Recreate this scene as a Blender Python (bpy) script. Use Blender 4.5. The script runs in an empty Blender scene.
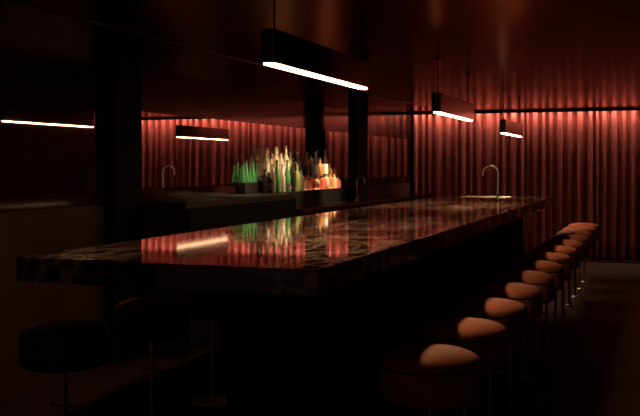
import bpy, bmesh, math, random
from mathutils import Vector, Matrix
random.seed(7)
S = bpy.context.scene
COL = S.collection
PI = math.pi

# ------------------------------------------------------------------ helpers
class MB:
    """collects shapes, links them as ONE mesh object"""
    def __init__(self): self.bm = bmesh.new()
    def box(self, x0, x1, y0, y1, z0, z1, bev=0.0, seg=2):
        b = bmesh.new()
        bmesh.ops.create_cube(b, size=1.0)
        bmesh.ops.scale(b, vec=(x1-x0, y1-y0, z1-z0), verts=b.verts)
        bmesh.ops.translate(b, vec=((x0+x1)/2, (y0+y1)/2, (z0+z1)/2), verts=b.verts)
        if bev > 0:
            bmesh.ops.bevel(b, geom=list(b.edges), offset=bev, segments=seg, affect='EDGES', profile=0.5)
        self._merge(b); return self
    def _merge(self, b):
        m = bpy.data.meshes.new('tmp'); b.to_mesh(m); b.free()
        self.bm.from_mesh(m); bpy.data.meshes.remove(m)
    def lathe(self, prof, seg=24, cx=0, cy=0, cz=0):
        bm = self.bm; rings = []
        for r, z in prof:
            if r < 1e-6: rings.append([bm.verts.new((cx, cy, cz+z))])
            else: rings.append([bm.verts.new((cx+r*math.cos(2*PI*i/seg), cy+r*math.sin(2*PI*i/seg), cz+z)) for i in range(seg)])
        for A, B in zip(rings, rings[1:]):
            if len(A) == 1 and len(B) == 1: continue
            for i in range(seg):
                j = (i+1) % seg
                if len(A) == 1: bm.faces.new((A[0], B[j], B[i]))
                elif len(B) == 1: bm.faces.new((A[i], A[j], B[0]))
                else: bm.faces.new((A[i], A[j], B[j], B[i]))
        return self
    def tube(self, pts, r, seg=12):
        bm = self.bm; P = [Vector(p) for p in pts]; rings = []
        up = None
        for k, p in enumerate(P):
            t = (P[min(k+1, len(P)-1)] - P[max(k-1, 0)]).normalized()
            if up is None:
                up = Vector((0, 0, 1)) if abs(t.z) < .9 else Vector((1, 0, 0))
            n = (up - t*up.dot(t)).normalized(); up = n; b = t.cross(n)
            rings.append([bm.verts.new(p + r*(n*math.cos(2*PI*i/seg)+b*math.sin(2*PI*i/seg))) for i in range(seg)])
        for A, B in zip(rings, rings[1:]):
            for i in range(seg):
                j = (i+1) % seg; bm.faces.new((A[i], A[j], B[j], B[i]))
        bm.faces.new(rings[0][::-1]); bm.faces.new(rings[-1]); return self
    def prism(self, outline, z0, z1):
        bm = self.bm
        lo = [bm.verts.new((x, y, z0)) for x, y in outline]; hi = [bm.verts.new((x, y, z1)) for x, y in outline]
        n = len(lo)
        for i in range(n):
            j = (i+1) % n; bm.faces.new((lo[i], lo[j], hi[j], hi[i]))
        bm.faces.new(lo[::-1]); bm.faces.new(hi); return self
    def build(self, name, mat, parent=None, smooth=False, loc=None):
        bmesh.ops.recalc_face_normals(self.bm, faces=self.bm.faces)
        me = bpy.data.meshes.new(name); self.bm.to_mesh(me); self.bm.free()
        if smooth:
            for p in me.polygons: p.use_smooth = True
            me.set_sharp_from_angle(angle=math.radians(38))
        me.materials.append(mat)
        o = bpy.data.objects.new(name, me); COL.objects.link(o)
        if parent: o.parent = parent
        if loc: o.location = loc
        return o

def tag(o, label=None, cat=None, group=None, kind=None):
    if label: o['label'] = label
    if cat: o['category'] = cat
    if group: o['group'] = group
    if kind: o['kind'] = kind
    return o
def empty(name, loc, label, cat, group=None):
    o = bpy.data.objects.new(name, None); COL.objects.link(o); o.location = loc
    o.empty_display_size = .1
    return tag(o, label, cat, group)
def struct(o): o['kind'] = 'structure'; return o
def copy_tree(o, parent=None):
    c = o.copy(); COL.objects.link(c)
    if parent: c.parent = parent
    for ch in [x for x in bpy.data.objects if x.parent == o]: copy_tree(ch, c)
    return c

# ------------------------------------------------------------------ materials
def mat(name, color, rough=.5, metal=0, spec=.5, trans=0, ior=1.5, coat=0, sheen=0, bump=None, noise=None):
    m = bpy.data.materials.new(name); m.use_nodes = True
    nt = m.node_tree; p = nt.nodes['Principled BSDF']
    p.inputs['Base Color'].default_value = (*color, 1)
    p.inputs['Roughness'].default_value = rough
    p.inputs['Metallic'].default_value = metal
    p.inputs['Specular IOR Level'].default_value = spec
    p.inputs['Transmission Weight'].default_value = trans
    p.inputs['IOR'].default_value = ior
    p.inputs['Coat Weight'].default_value = coat
    p.inputs['Coat Roughness'].default_value = .05
    if sheen:
        p.inputs['Sheen Weight'].default_value = sheen
        p.inputs['Sheen Tint'].default_value = (*color, 1)
    tc = nt.nodes.new('ShaderNodeTexCoord')
    if noise:      # (scale, amount): slight uneven colour
        n = nt.nodes.new('ShaderNodeTexNoise'); n.inputs['Scale'].default_value = noise[0]; n.inputs['Detail'].default_value = 5
        mp = nt.nodes.new('ShaderNodeMapping')
        mp.inputs['Scale'].default_value = noise[2] if len(noise) > 2 else (1, 1, 1)
        nt.links.new(tc.outputs['Object'], mp.inputs['Vector']); nt.links.new(mp.outputs['Vector'], n.inputs['Vector'])
        r = nt.nodes.new('ShaderNodeValToRGB')
        a = noise[1]
        r.color_ramp.elements[0].position = .3; r.color_ramp.elements[1].position = .7
        r.color_ramp.elements[0].color = (*[c*(1-a) for c in color], 1)
        r.color_ramp.elements[1].color = (*[min(1, c*(1+a)) for c in color], 1)
        nt.links.new(n.outputs['Fac'], r.inputs['Fac']); nt.links.new(r.outputs['Color'], p.inputs['Base Color'])
    if bump:       # (scale, strength, distance)
        n2 = nt.nodes.new('ShaderNodeTexNoise'); n2.inputs['Scale'].default_value = bump[0]; n2.inputs['Detail'].default_value = 3
        nt.links.new(tc.outputs['Object'], n2.inputs['Vector'])
        b = nt.nodes.new('ShaderNodeBump'); b.inputs['Strength'].default_value = bump[1]; b.inputs['Distance'].default_value = bump[2]
        nt.links.new(n2.outputs['Fac'], b.inputs['Height']); nt.links.new(b.outputs['Normal'], p.inputs['Normal'])
    return m
def emit(name, color, strength):
    m = bpy.data.materials.new(name); m.use_nodes = True
    nt = m.node_tree; nt.nodes.remove(nt.nodes['Principled BSDF'])
    e = nt.nodes.new('ShaderNodeEmission'); e.inputs['Color'].default_value = (*color, 1); e.inputs['Strength'].default_value = strength
    nt.links.new(e.outputs[0], nt.nodes['Material Output'].inputs['Surface']); return m

def marble():
    m = bpy.data.materials.new('red_marble'); m.use_nodes = True
    nt = m.node_tree; N = nt.nodes; L = nt.links; p = N['Principled BSDF']
    p.inputs['Roughness'].default_value = .045
    p.inputs['IOR'].default_value = 1.68
    tc = N.new('ShaderNodeTexCoord')
    mp = N.new('ShaderNodeMapping'); mp.inputs['Scale'].default_value = (1.0, .5, 1.0); mp.inputs['Rotation'].default_value = (0, 0, -.3)
    L.new(tc.outputs['Object'], mp.inputs['Vector'])
    # warp
    w = N.new('ShaderNodeTexNoise'); w.inputs['Scale'].default_value = 3.5; w.inputs['Detail'].default_value = 6
    L.new(mp.outputs['Vector'], w.inputs['Vector'])
    sub = N.new('ShaderNodeVectorMath'); sub.operation = 'SUBTRACT'; sub.inputs[1].default_value = (.5, .5, .5)
    L.new(w.outputs['Color'], sub.inputs[0])
    sc = N.new('ShaderNodeVectorMath'); sc.operation = 'SCALE'; sc.inputs['Scale'].default_value = .4
    L.new(sub.outputs[0], sc.inputs[0])
    add = N.new('ShaderNodeVectorMath'); L.new(mp.outputs['Vector'], add.inputs[0]); L.new(sc.outputs[0], add.inputs[1])
    # clouds
    c = N.new('ShaderNodeTexNoise'); c.inputs['Scale'].default_value = 6.5; c.inputs['Detail'].default_value = 8; c.inputs['Roughness'].default_value = .62
    L.new(add.outputs[0], c.inputs['Vector'])
    r = N.new('ShaderNodeValToRGB'); e = r.color_ramp.elements
    e[0].position = .34; e[0].color = (.010, .004, .003, 1); e[1].position = .72; e[1].color = (.22, .085, .055, 1)
    x = e.new(.5); x.color = (.045, .015, .011, 1)
    L.new(c.outputs['Fac'], r.inputs['Fac'])
    # veins of two sizes
    def vein(scale, width, col, prev):
        v = N.new('ShaderNodeTexVoronoi'); v.feature = 'DISTANCE_TO_EDGE'; v.inputs['Scale'].default_value = scale
        L.new(add.outputs[0], v.inputs['Vector'])
        rr = N.new('ShaderNodeValToRGB'); rr.color_ramp.elements[0].position = 0; rr.color_ramp.elements[0].color = (1, 1, 1, 1)
        rr.color_ramp.elements[1].position = width; rr.color_ramp.elements[1].color = (0, 0, 0, 1)
        L.new(v.outputs['Distance'], rr.inputs['Fac'])
        k = N.new('ShaderNodeTexNoise'); k.inputs['Scale'].default_value = 1.7; L.new(mp.outputs['Vector'], k.inputs['Vector'])
        kr = N.new('ShaderNodeMapRange'); kr.inputs['From Min'].default_value = .38; kr.inputs['From Max'].default_value = .60
        L.new(k.outputs['Fac'], kr.inputs['Value'])
        mu = N.new('ShaderNodeMath'); mu.operation = 'MULTIPLY'; L.new(rr.outputs['Color'], mu.inputs[0]); L.new(kr.outputs[0], mu.inputs[1])
        mx = N.new('ShaderNodeMix'); mx.data_type = 'RGBA'
        L.new(mu.outputs[0], mx.inputs['Factor']); L.new(prev, mx.inputs['A']); mx.inputs['B'].default_value = (*col, 1)
        return mx.outputs['Result']
    o = vein(4.5, .075, (.74, .58, .48), r.outputs['Color'])
    o = vein(11, .09, (.56, .36, .28), o)
    L.new(o, p.inputs['Base Color'])
    return m

M = {}
M['marble'] = marble()
M['lacquer'] = mat('dark_red_lacquer', (.020, .0055, .0055), .10, spec=.6, noise=(1.5, .25))
M['ceil'] = mat('lacquered_ceiling', (.13, .052, .046), .235, spec=.6, metal=1, noise=(2.0, .3, (3, .3, 1)))
M['ceil'].node_tree.nodes['Principled BSDF'].inputs['Specular Tint'].default_value = (.62, .38, .31, 1)
M['floor'] = mat('dark_floor', (.038, .019, .017), .6, spec=.22, noise=(3, .3), bump=(60, .15, .002))
M['dark'] = mat('dark_wall', (.012, .008, .0075), .6, noise=(4, .2))
M['black'] = mat('black_panel', (.005, .004, .004), .75, spec=.12, noise=(8, .2))
M['mirror'] = mat('tinted_mirror', (.74, .64, .64), .015, metal=1)
M['velvet'] = mat('red_velvet', (.30, .075, .066), .85, spec=.1, sheen=.15, bump=(180, .25, .002), noise=(6, .18, (4, 4, .4)))
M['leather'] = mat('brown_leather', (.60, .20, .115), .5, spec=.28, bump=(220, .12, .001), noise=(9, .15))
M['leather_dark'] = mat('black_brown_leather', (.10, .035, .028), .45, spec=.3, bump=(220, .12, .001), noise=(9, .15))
M['pipe'] = mat('leather_welt', (.15, .045, .03), .35, noise=(20, .15))
M['chrome'] = mat('brushed_steel', (.85, .80, .74), .36, metal=1, noise=(40, .06))
M['brass'] = mat('dim_brass', (.55, .42, .30), .25, metal=1, noise=(40, .06))
M['lampbody'] = mat('polished_black_metal', (.22, .19, .19), .16, metal=1, noise=(30, .08))
M['panel'] = mat('dark_brown_panel', (.050, .021, .019), .55, spec=.3, noise=(3, .2, (1, 1, .3)))
M['gun'] = mat('gunmetal', (.16, .13, .12), .3, metal=1, noise=(40, .06))
M['stone'] = mat('dark_stone_top', (.035, .014, .012), .10, spec=.55, noise=(5, .4))
M['wood'] = mat('black_stained_wood', (.012, .008, .007), .45, noise=(4, .3, (6, 6, .5)))
M['glow'] = emit('pendant_diffuser', (1.0, .60, .32), 60)
M['cove'] = emit('cove_led', (1.0, .64, .44), 120)
M['shelfled'] = emit('shelf_led', (1.0, .66, .40), 22)
def glass(n, c, t=.5): return mat(n, c, .06, spec=.5, trans=t*.8, ior=1.45, noise=(12, .08))
M['g_green'] = glass('green_glass', (.09, .34, .11))
M['g_clear'] = glass('clear_spirit', (.85, .70, .50), .75)
M['g_amber'] = glass('amber_spirit', (.65, .30, .10))
M['g_dark'] = glass('dark_glass', (.035, .025, .02), .45)
M['g_olive'] = glass('olive_glass', (.35, .42, .12))
M['g_red'] = glass('red_liqueur', (.85, .16, .09), .25)
M['g_peach'] = glass('peach_liqueur', (.95, .46, .26), .25)
M['g_cream'] = glass('cream_liqueur', (.90, .68, .45), .4)
M['g_pink'] = glass('pink_liqueur', (.95, .26, .24), .25)
M['cap_dark'] = mat('dark_cap', (.02, .015, .015), .35, noise=(30, .2))
M['cap_red'] = mat('red_cap', (.45, .03, .04), .35, noise=(30, .1))
M['cap_silver'] = mat('silver_cap', (.6, .55, .5), .3, metal=1, noise=(30, .1))
M['lab_white'] = mat('white_label', (.70, .62, .50), .6, noise=(40, .1))
M['lab_red'] = mat('red_label', (.50, .08, .06), .6, noise=(40, .1))
M['lab_dark'] = mat('dark_label', (.05, .03, .025), .6, noise=(40, .2))

# ------------------------------------------------------------------ the place (X = across, Y = along the bar, Z = up); camera stands at X=0,Y=0
F, TH = 904.0, math.atan(335/904)
CT, ST = math.cos(TH), math.sin(TH)
CEIL, AM, YF = 2.39, 3.9, 15.1       # ceiling height, mirror wall at X=-3.9, far wall at Y=15.1
XR = 1.8
def along(px, a):                    # where along the bar something at X=-a stands
    return a*(F/(CT*(655-px)) - ST)/CT

# --- setting
struct(MB().box(-AM-.1, XR+.1, -.6, YF+.1, -.1, 0).build('floor', M['floor']))
struct(MB().box(-AM-.1, XR+.1, -.6, YF+.1, CEIL, CEIL+.1).build('ceiling', M['ceil']))
struct(MB().box(-AM-.1, -AM, -.6, YF+.1, 0, CEIL).build('wall_left', M['lacquer']))
struct(MB().box(XR, XR+.1, -.6, YF+.1, 0, CEIL).build('wall_right', M['dark']))
struct(MB().box(-AM, XR, YF, YF+.1, 0, CEIL).build('wall_far', M['dark']))
struct(MB().box(-AM, XR, 14.80, 14.825, CEIL-.045, CEIL).build('trim_1', M['black']))        # cove lip in front of the LED
struct(MB().box(-AM, XR, 14.55, 14.80, 0, .018, .004).build('trim_2', M['stone']))           # low stone threshold under the curtain
struct(MB().box(-3.29, -3.265, -.6, YF-.5, CEIL-.005, CEIL, .002).build('trim_3', M['gun']))   # thin metal strip in the ceiling
struct(MB().box(-AM, -AM+.008, -.6, 14.9, .0, 1.20).build('baseboard_left', M['panel']))      # panelled lower wall under the mirrors
# columns
struct(MB().box(-3.66, -3.53, along(348, 3.66), along(368, 3.53), 1.05, CEIL, .006).build('column', M['black']))
struct(MB().box(-3.895, -3.80, along(106, 3.88), along(142, 3.80), 0, CEIL, .006).build('column', M['black']))

# cove LED
cove = empty('cove_light', (0, 14.845, CEIL), 'linear cove light tucked behind the dark ceiling lip above the red curtain', 'light')
MB().box(-AM+.02, XR-.02, -.012, .012, -.012, 0).build('housing', M['black'], cove)
MB().box(-AM+.02, XR-.02, -.010, .010, -.016, -.012).build('led_strip', M['cove'], cove)

# curtain
def make_curtain():
    bm = bmesh.new(); x = -AM+.02; cols = []
    xs = []
    ph = 0; rnd = random.Random(3)
    per = .15
    while x < XR-.02:
        xs.append((x, ph))
        dx = .0055
        ph += dx/per*2*PI
        if ph >= 2*PI: ph -= 2*PI; per = rnd.choice((.085, .11, .135, .15, .19))*rnd.uniform(.9, 1.1)
        x += dx
    zs = [.02, .3, .8, 1.3, 1.8, 2.1, 2.3, CEIL-.005]
    rnd2 = random.Random(5)
    amp = .10; prevp = 0; off = 0
    for (x, p) in xs:
        if p < prevp: amp = rnd2.uniform(.06, .115); off = rnd2.uniform(-.012, .012)
        prevp = p
        c = []
        for z in zs:
            k = 1.0 - .25*(z/CEIL)
            s = 1.1 - 2.1*abs(math.sin(p/2))**1.25
            c.append(bm.verts.new((x + .012*math.sin(2*p)*k, 14.99 + amp*k*s + off*k + .006*math.sin(x*9+z*2), z)))
        cols.append(c)
    for A, B in zip(cols, cols[1:]):
        for i in range(len(zs)-1): bm.faces.new((A[i], B[i], B[i+1], A[i+1]))
    me = bpy.data.meshes.new('curtain'); bm.to_mesh(me); bm.free()
    for p in me.polygons: p.use_smooth = True
    me.materials.append(M['velvet'])
    o = bpy.data.objects.new('curtain', me); COL.objects.link(o)
    sm = o.modifiers.new('thick', 'SOLIDIFY'); sm.thickness = .004
    return o
tag(make_curtain(), 'floor-to-ceiling pleated red velvet curtain covering the far wall', 'curtain')

# mirrors on the long wall
MT, MBOT = 1.932, 1.31
c2a, c2b = along(106, 3.88), along(142, 3.80)
for y0, y1, lab in ((2.6, c2a-.01, 'tinted wall mirror before the dark column, showing a lamp against darkness'),
                    (c2b+.005, 14.88, 'long tinted wall mirror behind the bottles, reflecting the red curtain')):
    r = empty('wall_mirror', (-AM, (y0+y1)/2, MBOT), lab, 'mirror')
    MB().box(.001, .012, -(y1-y0)/2, (y1-y0)/2, 0, MT-MBOT).build('mirror_glass', M['mirror'], r)

# ------------------------------------------------------------------ bar counter
Y0, Y1, XA, XB, HT, HB = 2.98, 10.73, -2.405, -1.114, 1.13, 1.033
bar = empty('bar_counter', (0, 0, 0), 'long dark red marble bar counter with polished veined top and black base', 'counter')
MB().box(XA, XB, Y0, Y1, HB, HT, .004, 2).build('countertop', M['marble'], bar)
ped = MB()
b = ped.bm
top = [(-1.76, 3.44), (-1.285, 3.44), (-1.285, 4.0), (-1.76, 4.0)]
bot = [(-1.635, 3.44), (-1.295, 3.44), (-1.295, 4.0), (-1.635, 4.0)]
lo = [b.verts.new((x, y, 0)) for x, y in bot]; hi = [b.verts.new((x, y, HB)) for x, y in top]
for i in range(4): b.faces.new((lo[i], lo[(i+1) % 4], hi[(i+1) % 4], hi[i]))
b.faces.new(lo[::-1]); b.faces.new(hi)
ped.build('pedestal', M['black'], bar)
MB().box(-1.95, -1.40, 4.3, 10.4, .10, HB).build('body', M['black'], bar)
MB().box(-1.90, -1.46, 4.35, 10.35, 0, .10).build('plinth', M['wood'], bar)

# ------------------------------------------------------------------ stools
def make_stool(label, group, disc):
    r = empty('bar_stool', (0, 0, 0), label, 'stool', group)
    R = .205
    prof = [(0, .553), (.15, .553), (.185, .557), (.198, .568), (.203, .585), (R, .62), (R, .675), (.2035, .688), (.199, .694),
            (.2035, .700), (.203, .708), (.197, .722), (.183, .735), (.155, .746), (.11, .754), (.055, .758), (0, .759)]
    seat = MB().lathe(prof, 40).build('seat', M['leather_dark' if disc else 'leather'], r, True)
    for p in seat.data.polygons: p.use_smooth = True
    ring = [(R*math.cos(t*2*PI/40)*.985, R*math.sin(t*2*PI/40)*.985, .694) for t in range(41)]
    MB().tube(ring, .0055, 8).build('piping', M['pipe'], seat, True)
    MB().lathe([(0, .528), (.06, .528), (.075, .545), (.075, .553), (0, .553)], 20).build('mounting_plate', M['chrome'], r, True)
    MB().lathe([(0, .012), (.0135, .012), (.0135, .53), (0, .53)], 16).build('pole', M['chrome'], r, True)
    if disc:
        MB().lathe([(0, 0), (.135, 0), (.138, .004), (.135, .009), (.05, .014), (.022, .024), (0, .024)], 32).build('base', M['chrome'], r, True)
    else:
        MB().lathe([(0, 0), (.038, 0), (.040, .004), (.036, .010), (.02, .016), (0, .016)], 24).build('base', M['chrome'], r, True)
    MB().tube([(-.075, 0, .365), (.075, 0, .365)], .008, 12).build('foot_bar', M['chrome'], r, True)
    return r
ordn = ['first', 'second', 'third', 'fourth', 'fifth', 'sixth', 'seventh', 'eighth', 'ninth', 'tenth', 'eleventh', 'twelfth', 'thirteenth']
proto = make_stool('', 'stools in the long row along the bar', False)
for n in range(13):
    o = proto if n == 0 else copy_tree(proto)
    o.location = (-.855, 3.59+.705*n, 0)
    o.rotation_euler.z = random.uniform(-.25, .25)
    o['label'] = 'round brown leather stool, %s in the long row from the bar\'s open end' % ordn[n]
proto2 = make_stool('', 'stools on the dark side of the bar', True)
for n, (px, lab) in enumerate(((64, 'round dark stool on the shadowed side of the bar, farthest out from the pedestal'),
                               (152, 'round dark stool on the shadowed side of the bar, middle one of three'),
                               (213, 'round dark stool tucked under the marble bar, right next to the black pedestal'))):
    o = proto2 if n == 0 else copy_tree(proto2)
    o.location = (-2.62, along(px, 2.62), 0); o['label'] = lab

# ------------------------------------------------------------------ pendant lamps
def stadium(L, w, n=12):
    pts = []; h = w/2
    for i in range(n+1):
        t = PI + PI*i/n; pts.append((h*math.cos(t), h + h*math.sin(t)))
    for i in range(n+1):
        t = PI*i/n; pts.append((h*math.cos(t), L-h + h*math.sin(t)))
    return pts
PL = 1.54
def make_pendant(h, y, label):
    r = empty('pendant_lamp', (-1.70, y+.07, h), label, 'lamp', 'pendant lamps in a line above the bar')
    MB().prism(stadium(PL, .074), .008, .168).build('housing', M['lampbody'], r, True)
    d = MB().prism([(x*.64, PL/2+(yy-PL/2)*.99) for x, yy in stadium(PL, .074)], .003, .008).build('diffuser', M['glow'], r)
    for yy in (.10, PL-.15):
        rod = MB().lathe([(0, .168), (.0055, .168), (.0055, CEIL-h-.012), (0, CEIL-h-.012)], 10, 0, yy).build('rod', M['brass'], r, True)
        MB().lathe([(0, CEIL-h-.012), (.022, CEIL-h-.012), (.024, CEIL-h), (0, CEIL-h)], 16, 0, yy).build('ceiling_cap', M['lampbody'], rod, True)
    MB().box(.024, .031, .009, .018, .012, .164, .001).build('end_glint', M['brass'], r)  # added brass sliver imitating the highlight on the housing's rounded end
    return r
make_pendant(1.9685, 3.79, 'long black pendant lamp with glowing underside, biggest, above the bar\'s open end')
make_pendant(1.930, 7.25, 'long black pendant lamp with glowing underside, middle of three above the bar')
make_pendant(1.873, 10.75, 'long black pendant lamp with glowing underside, smallest, above the bar tap')

# ------------------------------------------------------------------ taps
def make_tap(name, loc, H, R, ang, label, m='chrome'):
    r = empty(name, loc, label, 'tap'); r.rotation_euler.z = ang
    MB().lathe([(0, 0), (.026, 0), (.027, .006), (.022, .012), (.017, .05), (.012, .055), (0, .055)], 20).build('base', M[m], r, True)
    pts = [(0, 0, .05+i*(H-R-.05)/6) for i in range(7)]
    pts += [(-R+R*math.cos(t), 0, H-R+R*math.sin(t)) for t in [PI*i/14 for i in range(1, 15)]]
    pts += [(-2*R, 0, H-R-.03)]
    MB().tube(pts, .0105, 12).build('spout', M[m], r, True)
    MB().tube([(0, -.012, .035), (0, -.05, .045), (0, -.085, .065)], .005, 8).build('lever', M[m], r, True)
    return r
make_tap('bar_tap', (-1.69, 10.46, HT), .355, .088, 0, 'tall curved steel tap standing on the far end of the marble bar')
MB_s = MB().box(-2.10, -1.56, 10.25, 10.66, HT, HT+.006, .003)
tag(MB_s.build('drip_tray', M['chrome']), 'low steel drip plate set on the bar around the tap', 'tray')
bpy.data.objects['bar_tap'].location.z = HT+.006

# ------------------------------------------------------------------ back bar
WT = 1.05
ys, ye = along(301, 3.35), 14.5
tag(MB().box(-3.885, -3.35, ys, ye, WT-.04, WT, .003).build('back_worktop', M['stone']),
    'low dark stone worktop along the mirror wall beyond the bottles', 'worktop')
n = 7; w = (ye-ys-.01)/n
for k in range(n):
    c = empty('base_cabinet', (-3.885, ys+.005+k*w, 0), 'black base cabinet under the back worktop, %s from the bottle end' % ordn[k], 'cabinet', 'cabinets under the back worktop')
    MB().box(0, .49, .002, w-.002, 0, WT-.041).build('body', M['wood'], c)
    d = MB().box(.491, .51, .006, w-.006, .08, WT-.05, .002).build('door', M['black'], c)
    MB().tube([(.525, w*.3, WT-.12), (.525, w*.7, WT-.12)], .006, 8).build('handle', M['brass'], d, True)
BT, ST_H = 1.21, .13       # bottle deck, raised step
dc = empty('display_cabinet', (-3.885, c2b+.02, 0), 'tall black back-bar cabinet carrying the crate of green bottles', 'cabinet')
Ld = ys-.01-(c2b+.02)
MB().box(0, .47, 0, Ld, 0, BT).build('body', M['wood'], dc)
for k in range(3):
    q = Ld/3
    d = MB().box(.471, .49, k*q+.004, (k+1)*q-.004, .08, BT-.05, .002).build('door', M['black'], dc)
rs = empty('bottle_riser', (-3.885, ys+.0, WT), 'low black riser block on the back worktop holding the red and amber bottles', 'riser')
yr = along(348, 3.66)+.25
MB().box(0, .215, 0, yr-ys, 0, BT-WT, .002).build('block', M['black'], rs)
# raised step (continuous) with LED strips
yb0 = along(261.8, 3.80)+.012; yb1 = yr-.01
stp = empty('bottle_step', (-3.885, yb0, BT), 'narrow raised step behind the front bottles, with light strips', 'shelf')
MB().box(.0, .095, 0, yb1-yb0, 0, ST_H, .002).build('step', M['wood'], stp)
MB().box(.0955, .103, .25, yb1-yb0-.45, .002, .014).build('led_strip', M['shelfled'], stp)

make_tap('sink_tap', (-3.42, along(357, 3.42), WT), .31, .05, PI, 'small dim tap on the back worktop in front of the dark column', 'gun')

# three little adjustable spots in the ceiling aimed at the bottles
for y, t, nm in ((8.15, (-3.80, 8.1, 1.46), 'over the green crate'), (9.15, (-3.78, 9.05, 1.46), 'over the middle bottles'), (10.25, (-3.76, 10.3, 1.38), 'on the column side')):
    f = empty('ceiling_spot', (-2.95, y, CEIL), 'tiny black ceiling spot aimed at the bottles, %s' % nm, 'light', 'ceiling spots over the bottles')
    MB().lathe([(.026, 0), (.04, 0), (.04, -.012), (.026, -.012), (.026, 0)], 20).build('trim_ring', M['lampbody'], f, True)
    ld = bpy.data.lights.new('spot', 'SPOT'); ld.energy = 150 if y < 8.5 else 240; ld.spot_size = math.radians(40); ld.spot_blend = .7; ld.color = (1, .72, .46); ld.shadow_soft_size = .02
    lo = bpy.data.objects.new('spot_bulb', ld); COL.objects.link(lo); lo.parent = f; lo.location = (0, 0, -.014)
    d = Vector(t) - Vector((-2.95, y, CEIL-.014)); lo.rotation_euler = d.to_track_quat('-Z', 'Y').to_euler()

# bottles
SH = {   # outline: (r,h) as fractions of radius and height
 'tall':  [(0, 0), (.9, 0), (1, .02), (1, .56), (.9, .62), (.5, .70), (.36, .75), (.34, .93)],
 'wine':  [(0, 0), (.9, 0), (1, .02), (1, .55), (.92, .62), (.6, .72), (.38, .80), (.34, .93)],
 'slope': [(0, 0), (.9, 0), (1, .02), (1, .42), (.86, .53), (.55, .68), (.38, .78), (.34, .93)],
 'squat': [(0, 0), (.9, 0), (1, .03), (1, .62), (.9, .72), (.5, .78), (.40, .80), (.40, .92)],
}
def make_bottle(px, a, base, ptop, shape, gl, cap, label_mat, rad, desc):
    y = along(px, a); z = y*CT + a*ST
    H = 1.5 + (165-ptop)*z/F - base
    r = rad
    pr = [(q*r, h*H) for q, h in SH[shape]]
    nr = pr[-1][0]
    body = MB().lathe(pr + [(0, .93*H)], 18).build('bottle', M[gl], None, True)
    body.location = (-a, y, base); body.rotation_euler.z = random.uniform(0, 6)
    MB().lathe([(0, .931*H), (nr*1.15, .931*H), (nr*1.15, H), (0, H)], 14).build('cap', M[cap], body, True)
    if label_mat:
        lo, hi = (.14, .5) if shape != 'slope' else (.06, .27)
        MB().lathe([(r*1.015, lo*H), (r*1.03, lo*H), (r*1.03, hi*H), (r*1.015, hi*H), (r*1.015, lo*H)], 18).build('label', M[label_mat], body, True)
    tag(body, desc, 'bottle', 'bottles on the back bar')
    return body
num = ['first', 'second', 'third', 'fourth', 'fifth', 'sixth', 'seventh', 'eighth', 'ninth', 'tenth', 'eleventh', 'twelfth', 'thirteenth', 'fourteenth', 'fifteenth', 'sixteenth', 'seventeenth', 'eighteenth']
# crate of green bottles
y0, y1 = along(245, 3.80), along(261.8, 3.80)
cr = empty('bottle_crate', (-3.842, y0, BT), 'dark low crate holding the green bottles at the end of the back bar', 'crate')
L = y1-y0
MB().box(-.045, .045, 0, L, 0, .008).build('bottom', M['wood'], cr)
MB().box(0.038, .045, 0, L, .008, .115, .001).build('side', M['wood'], cr)
MB().box(-.045, -.038, 0, L, .008, .115, .001).build('side', M['wood'], cr)
MB().box(-.037, .037, 0, .012, .008, .115, .001).build('end', M['wood'], cr)
MB().box(-.037, .037, L-.012, L, .008, .115, .001).build('end', M['wood'], cr)
for k, (f, a, t) in enumerate(((.11, 3.842, 163), (.305, 3.842, 160.5), (.5, 3.842, 166), (.695, 3.842, 159.5), (.89, 3.842, 164))):
    yy = y0 + f*(y1-y0); px = 655 - a*F/(CT*(yy*CT + a*ST))
    make_bottle(px, a, BT+.009, t, 'slope', 'g_green', 'cap_dark', None, .0285,
                'green sloping bottle in the dark crate, %s from the crate\'s outer end' % num[k])
front = [(264.5, 169, 'wine', 'g_dark', 'cap_dark', None, 'dark glass'), (268.6, 172, 'tall', 'g_dark', 'cap_silver', 'lab_dark', 'dark short'),
         (272.4, 164, 'tall', 'g_clear', 'cap_silver', None, 'pale clear'), (277, 160, 'slope', 'g_green', 'cap_dark', None, 'bright green'),
         (282.2, 165, 'tall', 'g_clear', 'cap_silver', None, 'clear'), (287.3, 160, 'slope', 'g_green', 'cap_dark', 'lab_dark', 'green dark-labelled'),
         (292.6, 158, 'wine', 'g_dark', 'cap_dark', None, 'dark wine-shaped'), (297.2, 163, 'tall', 'g_olive', 'cap_silver', None, 'olive'),
         (301.2, 168, 'tall', 'g_clear', 'cap_dark', None, 'pale narrow'),
         (306, 176, 'squat', 'g_peach', 'cap_red', None, 'squat peach'), (311.3, 177, 'squat', 'g_red', 'cap_silver', 'lab_red', 'squat red'),
         (316.5, 177, 'squat', 'g_cream', 'cap_red', 'lab_red', 'squat cream red-labelled'), (321.6, 176, 'squat', 'g_red', 'cap_dark', None, 'squat deep red'),
         (326, 174, 'squat', 'g_cream', 'cap_dark', None, 'squat cream'), (330.3, 172, 'tall', 'g_amber', 'cap_silver', None, 'amber'),
         (334.2, 173, 'tall', 'g_peach', 'cap_dark', None, 'orange'), (337.6, 177, 'squat', 'g_pink', 'cap_silver', None, 'squat pink')]
for k, (px, t, sh, g, c, l, d) in enumerate(front):
    make_bottle(px, 3.735, BT, t, sh, g, c, l, .043 if sh == 'squat' else .036,
                '%s bottle in the front row of the back bar, %s from the crate' % (d, num[k]))
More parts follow.
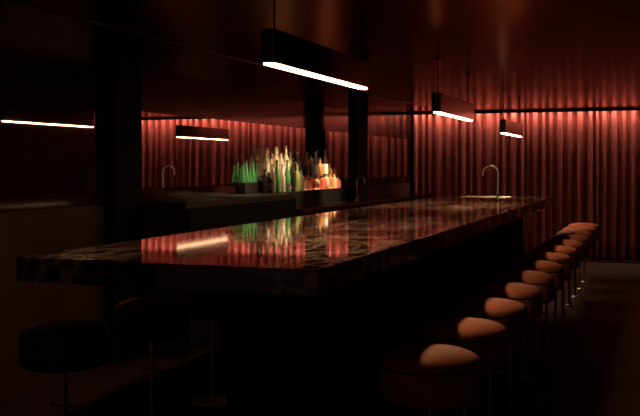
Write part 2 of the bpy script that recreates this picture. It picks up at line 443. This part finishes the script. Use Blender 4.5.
back = [(261.2, 146, 'tall', 'g_clear', 'cap_silver', 'lab_white', 'tall pale'),
        (266, 148, 'tall', 'g_clear', 'cap_silver', 'lab_white', 'tall clear'), (271, 157, 'slope', 'g_clear', 'cap_dark', None, 'sloping pale'),
        (276, 147, 'tall', 'g_clear', 'cap_silver', None, 'tall unlabelled clear'), (281, 152, 'wine', 'g_clear', 'cap_dark', 'lab_white', 'clear wine-shaped'),
        (286, 146, 'tall', 'g_clear', 'cap_silver', 'lab_white', 'tallest clear'), (290.2, 153, 'tall', 'g_olive', 'cap_silver', None, 'olive'),
        (294, 148, 'wine', 'g_dark', 'cap_dark', 'lab_dark', 'tall dark'), (297.8, 152, 'tall', 'g_clear', 'cap_silver', None, 'pale silver-capped'),
        (306, 152, 'tall', 'g_amber', 'cap_red', 'lab_dark', 'red-capped'), (310.8, 156, 'wine', 'g_dark', 'cap_dark', None, 'dark'),
        (315.3, 152, 'wine', 'g_dark', 'cap_dark', 'lab_dark', 'dark labelled'), (320, 158, 'tall', 'g_amber', 'cap_dark', None, 'amber'),
        (325, 150, 'wine', 'g_dark', 'cap_dark', 'lab_white', 'dark white-labelled'), (329.6, 164, 'tall', 'g_amber', 'cap_silver', None, 'small amber'),
        (334, 168, 'squat', 'g_peach', 'cap_red', None, 'small peach')]
for k, (px, t, sh, g, c, l, d) in enumerate(back):
    make_bottle(px, 3.84, BT+ST_H, t, sh, g, c, l, .037,
                '%s bottle on the raised step, %s from the crate end' % (d, num[k]))

# ------------------------------------------------------------------ light
w = bpy.data.worlds.new('World'); S.world = w; w.use_nodes = True
bg = w.node_tree.nodes['Background']; bg.inputs[0].default_value = (1, .55, .48, 1); bg.inputs[1].default_value = .028

# ------------------------------------------------------------------ camera
cd = bpy.data.cameras.new('camera'); cam = bpy.data.objects.new('camera', cd); COL.objects.link(cam)
cam.location = (0, 0, 1.5); cam.rotation_euler = (PI/2, 0, TH)
cd.sensor_width = 36; cd.lens = F/640*36; cd.shift_y = -43/640; cd.clip_start = .05
S.camera = cam
S.view_settings.view_transform = 'Standard'; S.view_settings.look = 'None'; S.view_settings.gamma = 1
S.view_settings.use_curve_mapping = False
S.view_settings.exposure = 0
S.cycles.use_denoising = True
S.cycles.max_bounces = 12; S.cycles.transmission_bounces = 12; S.cycles.glossy_bounces = 6
S.cycles.sample_clamp_indirect = 4
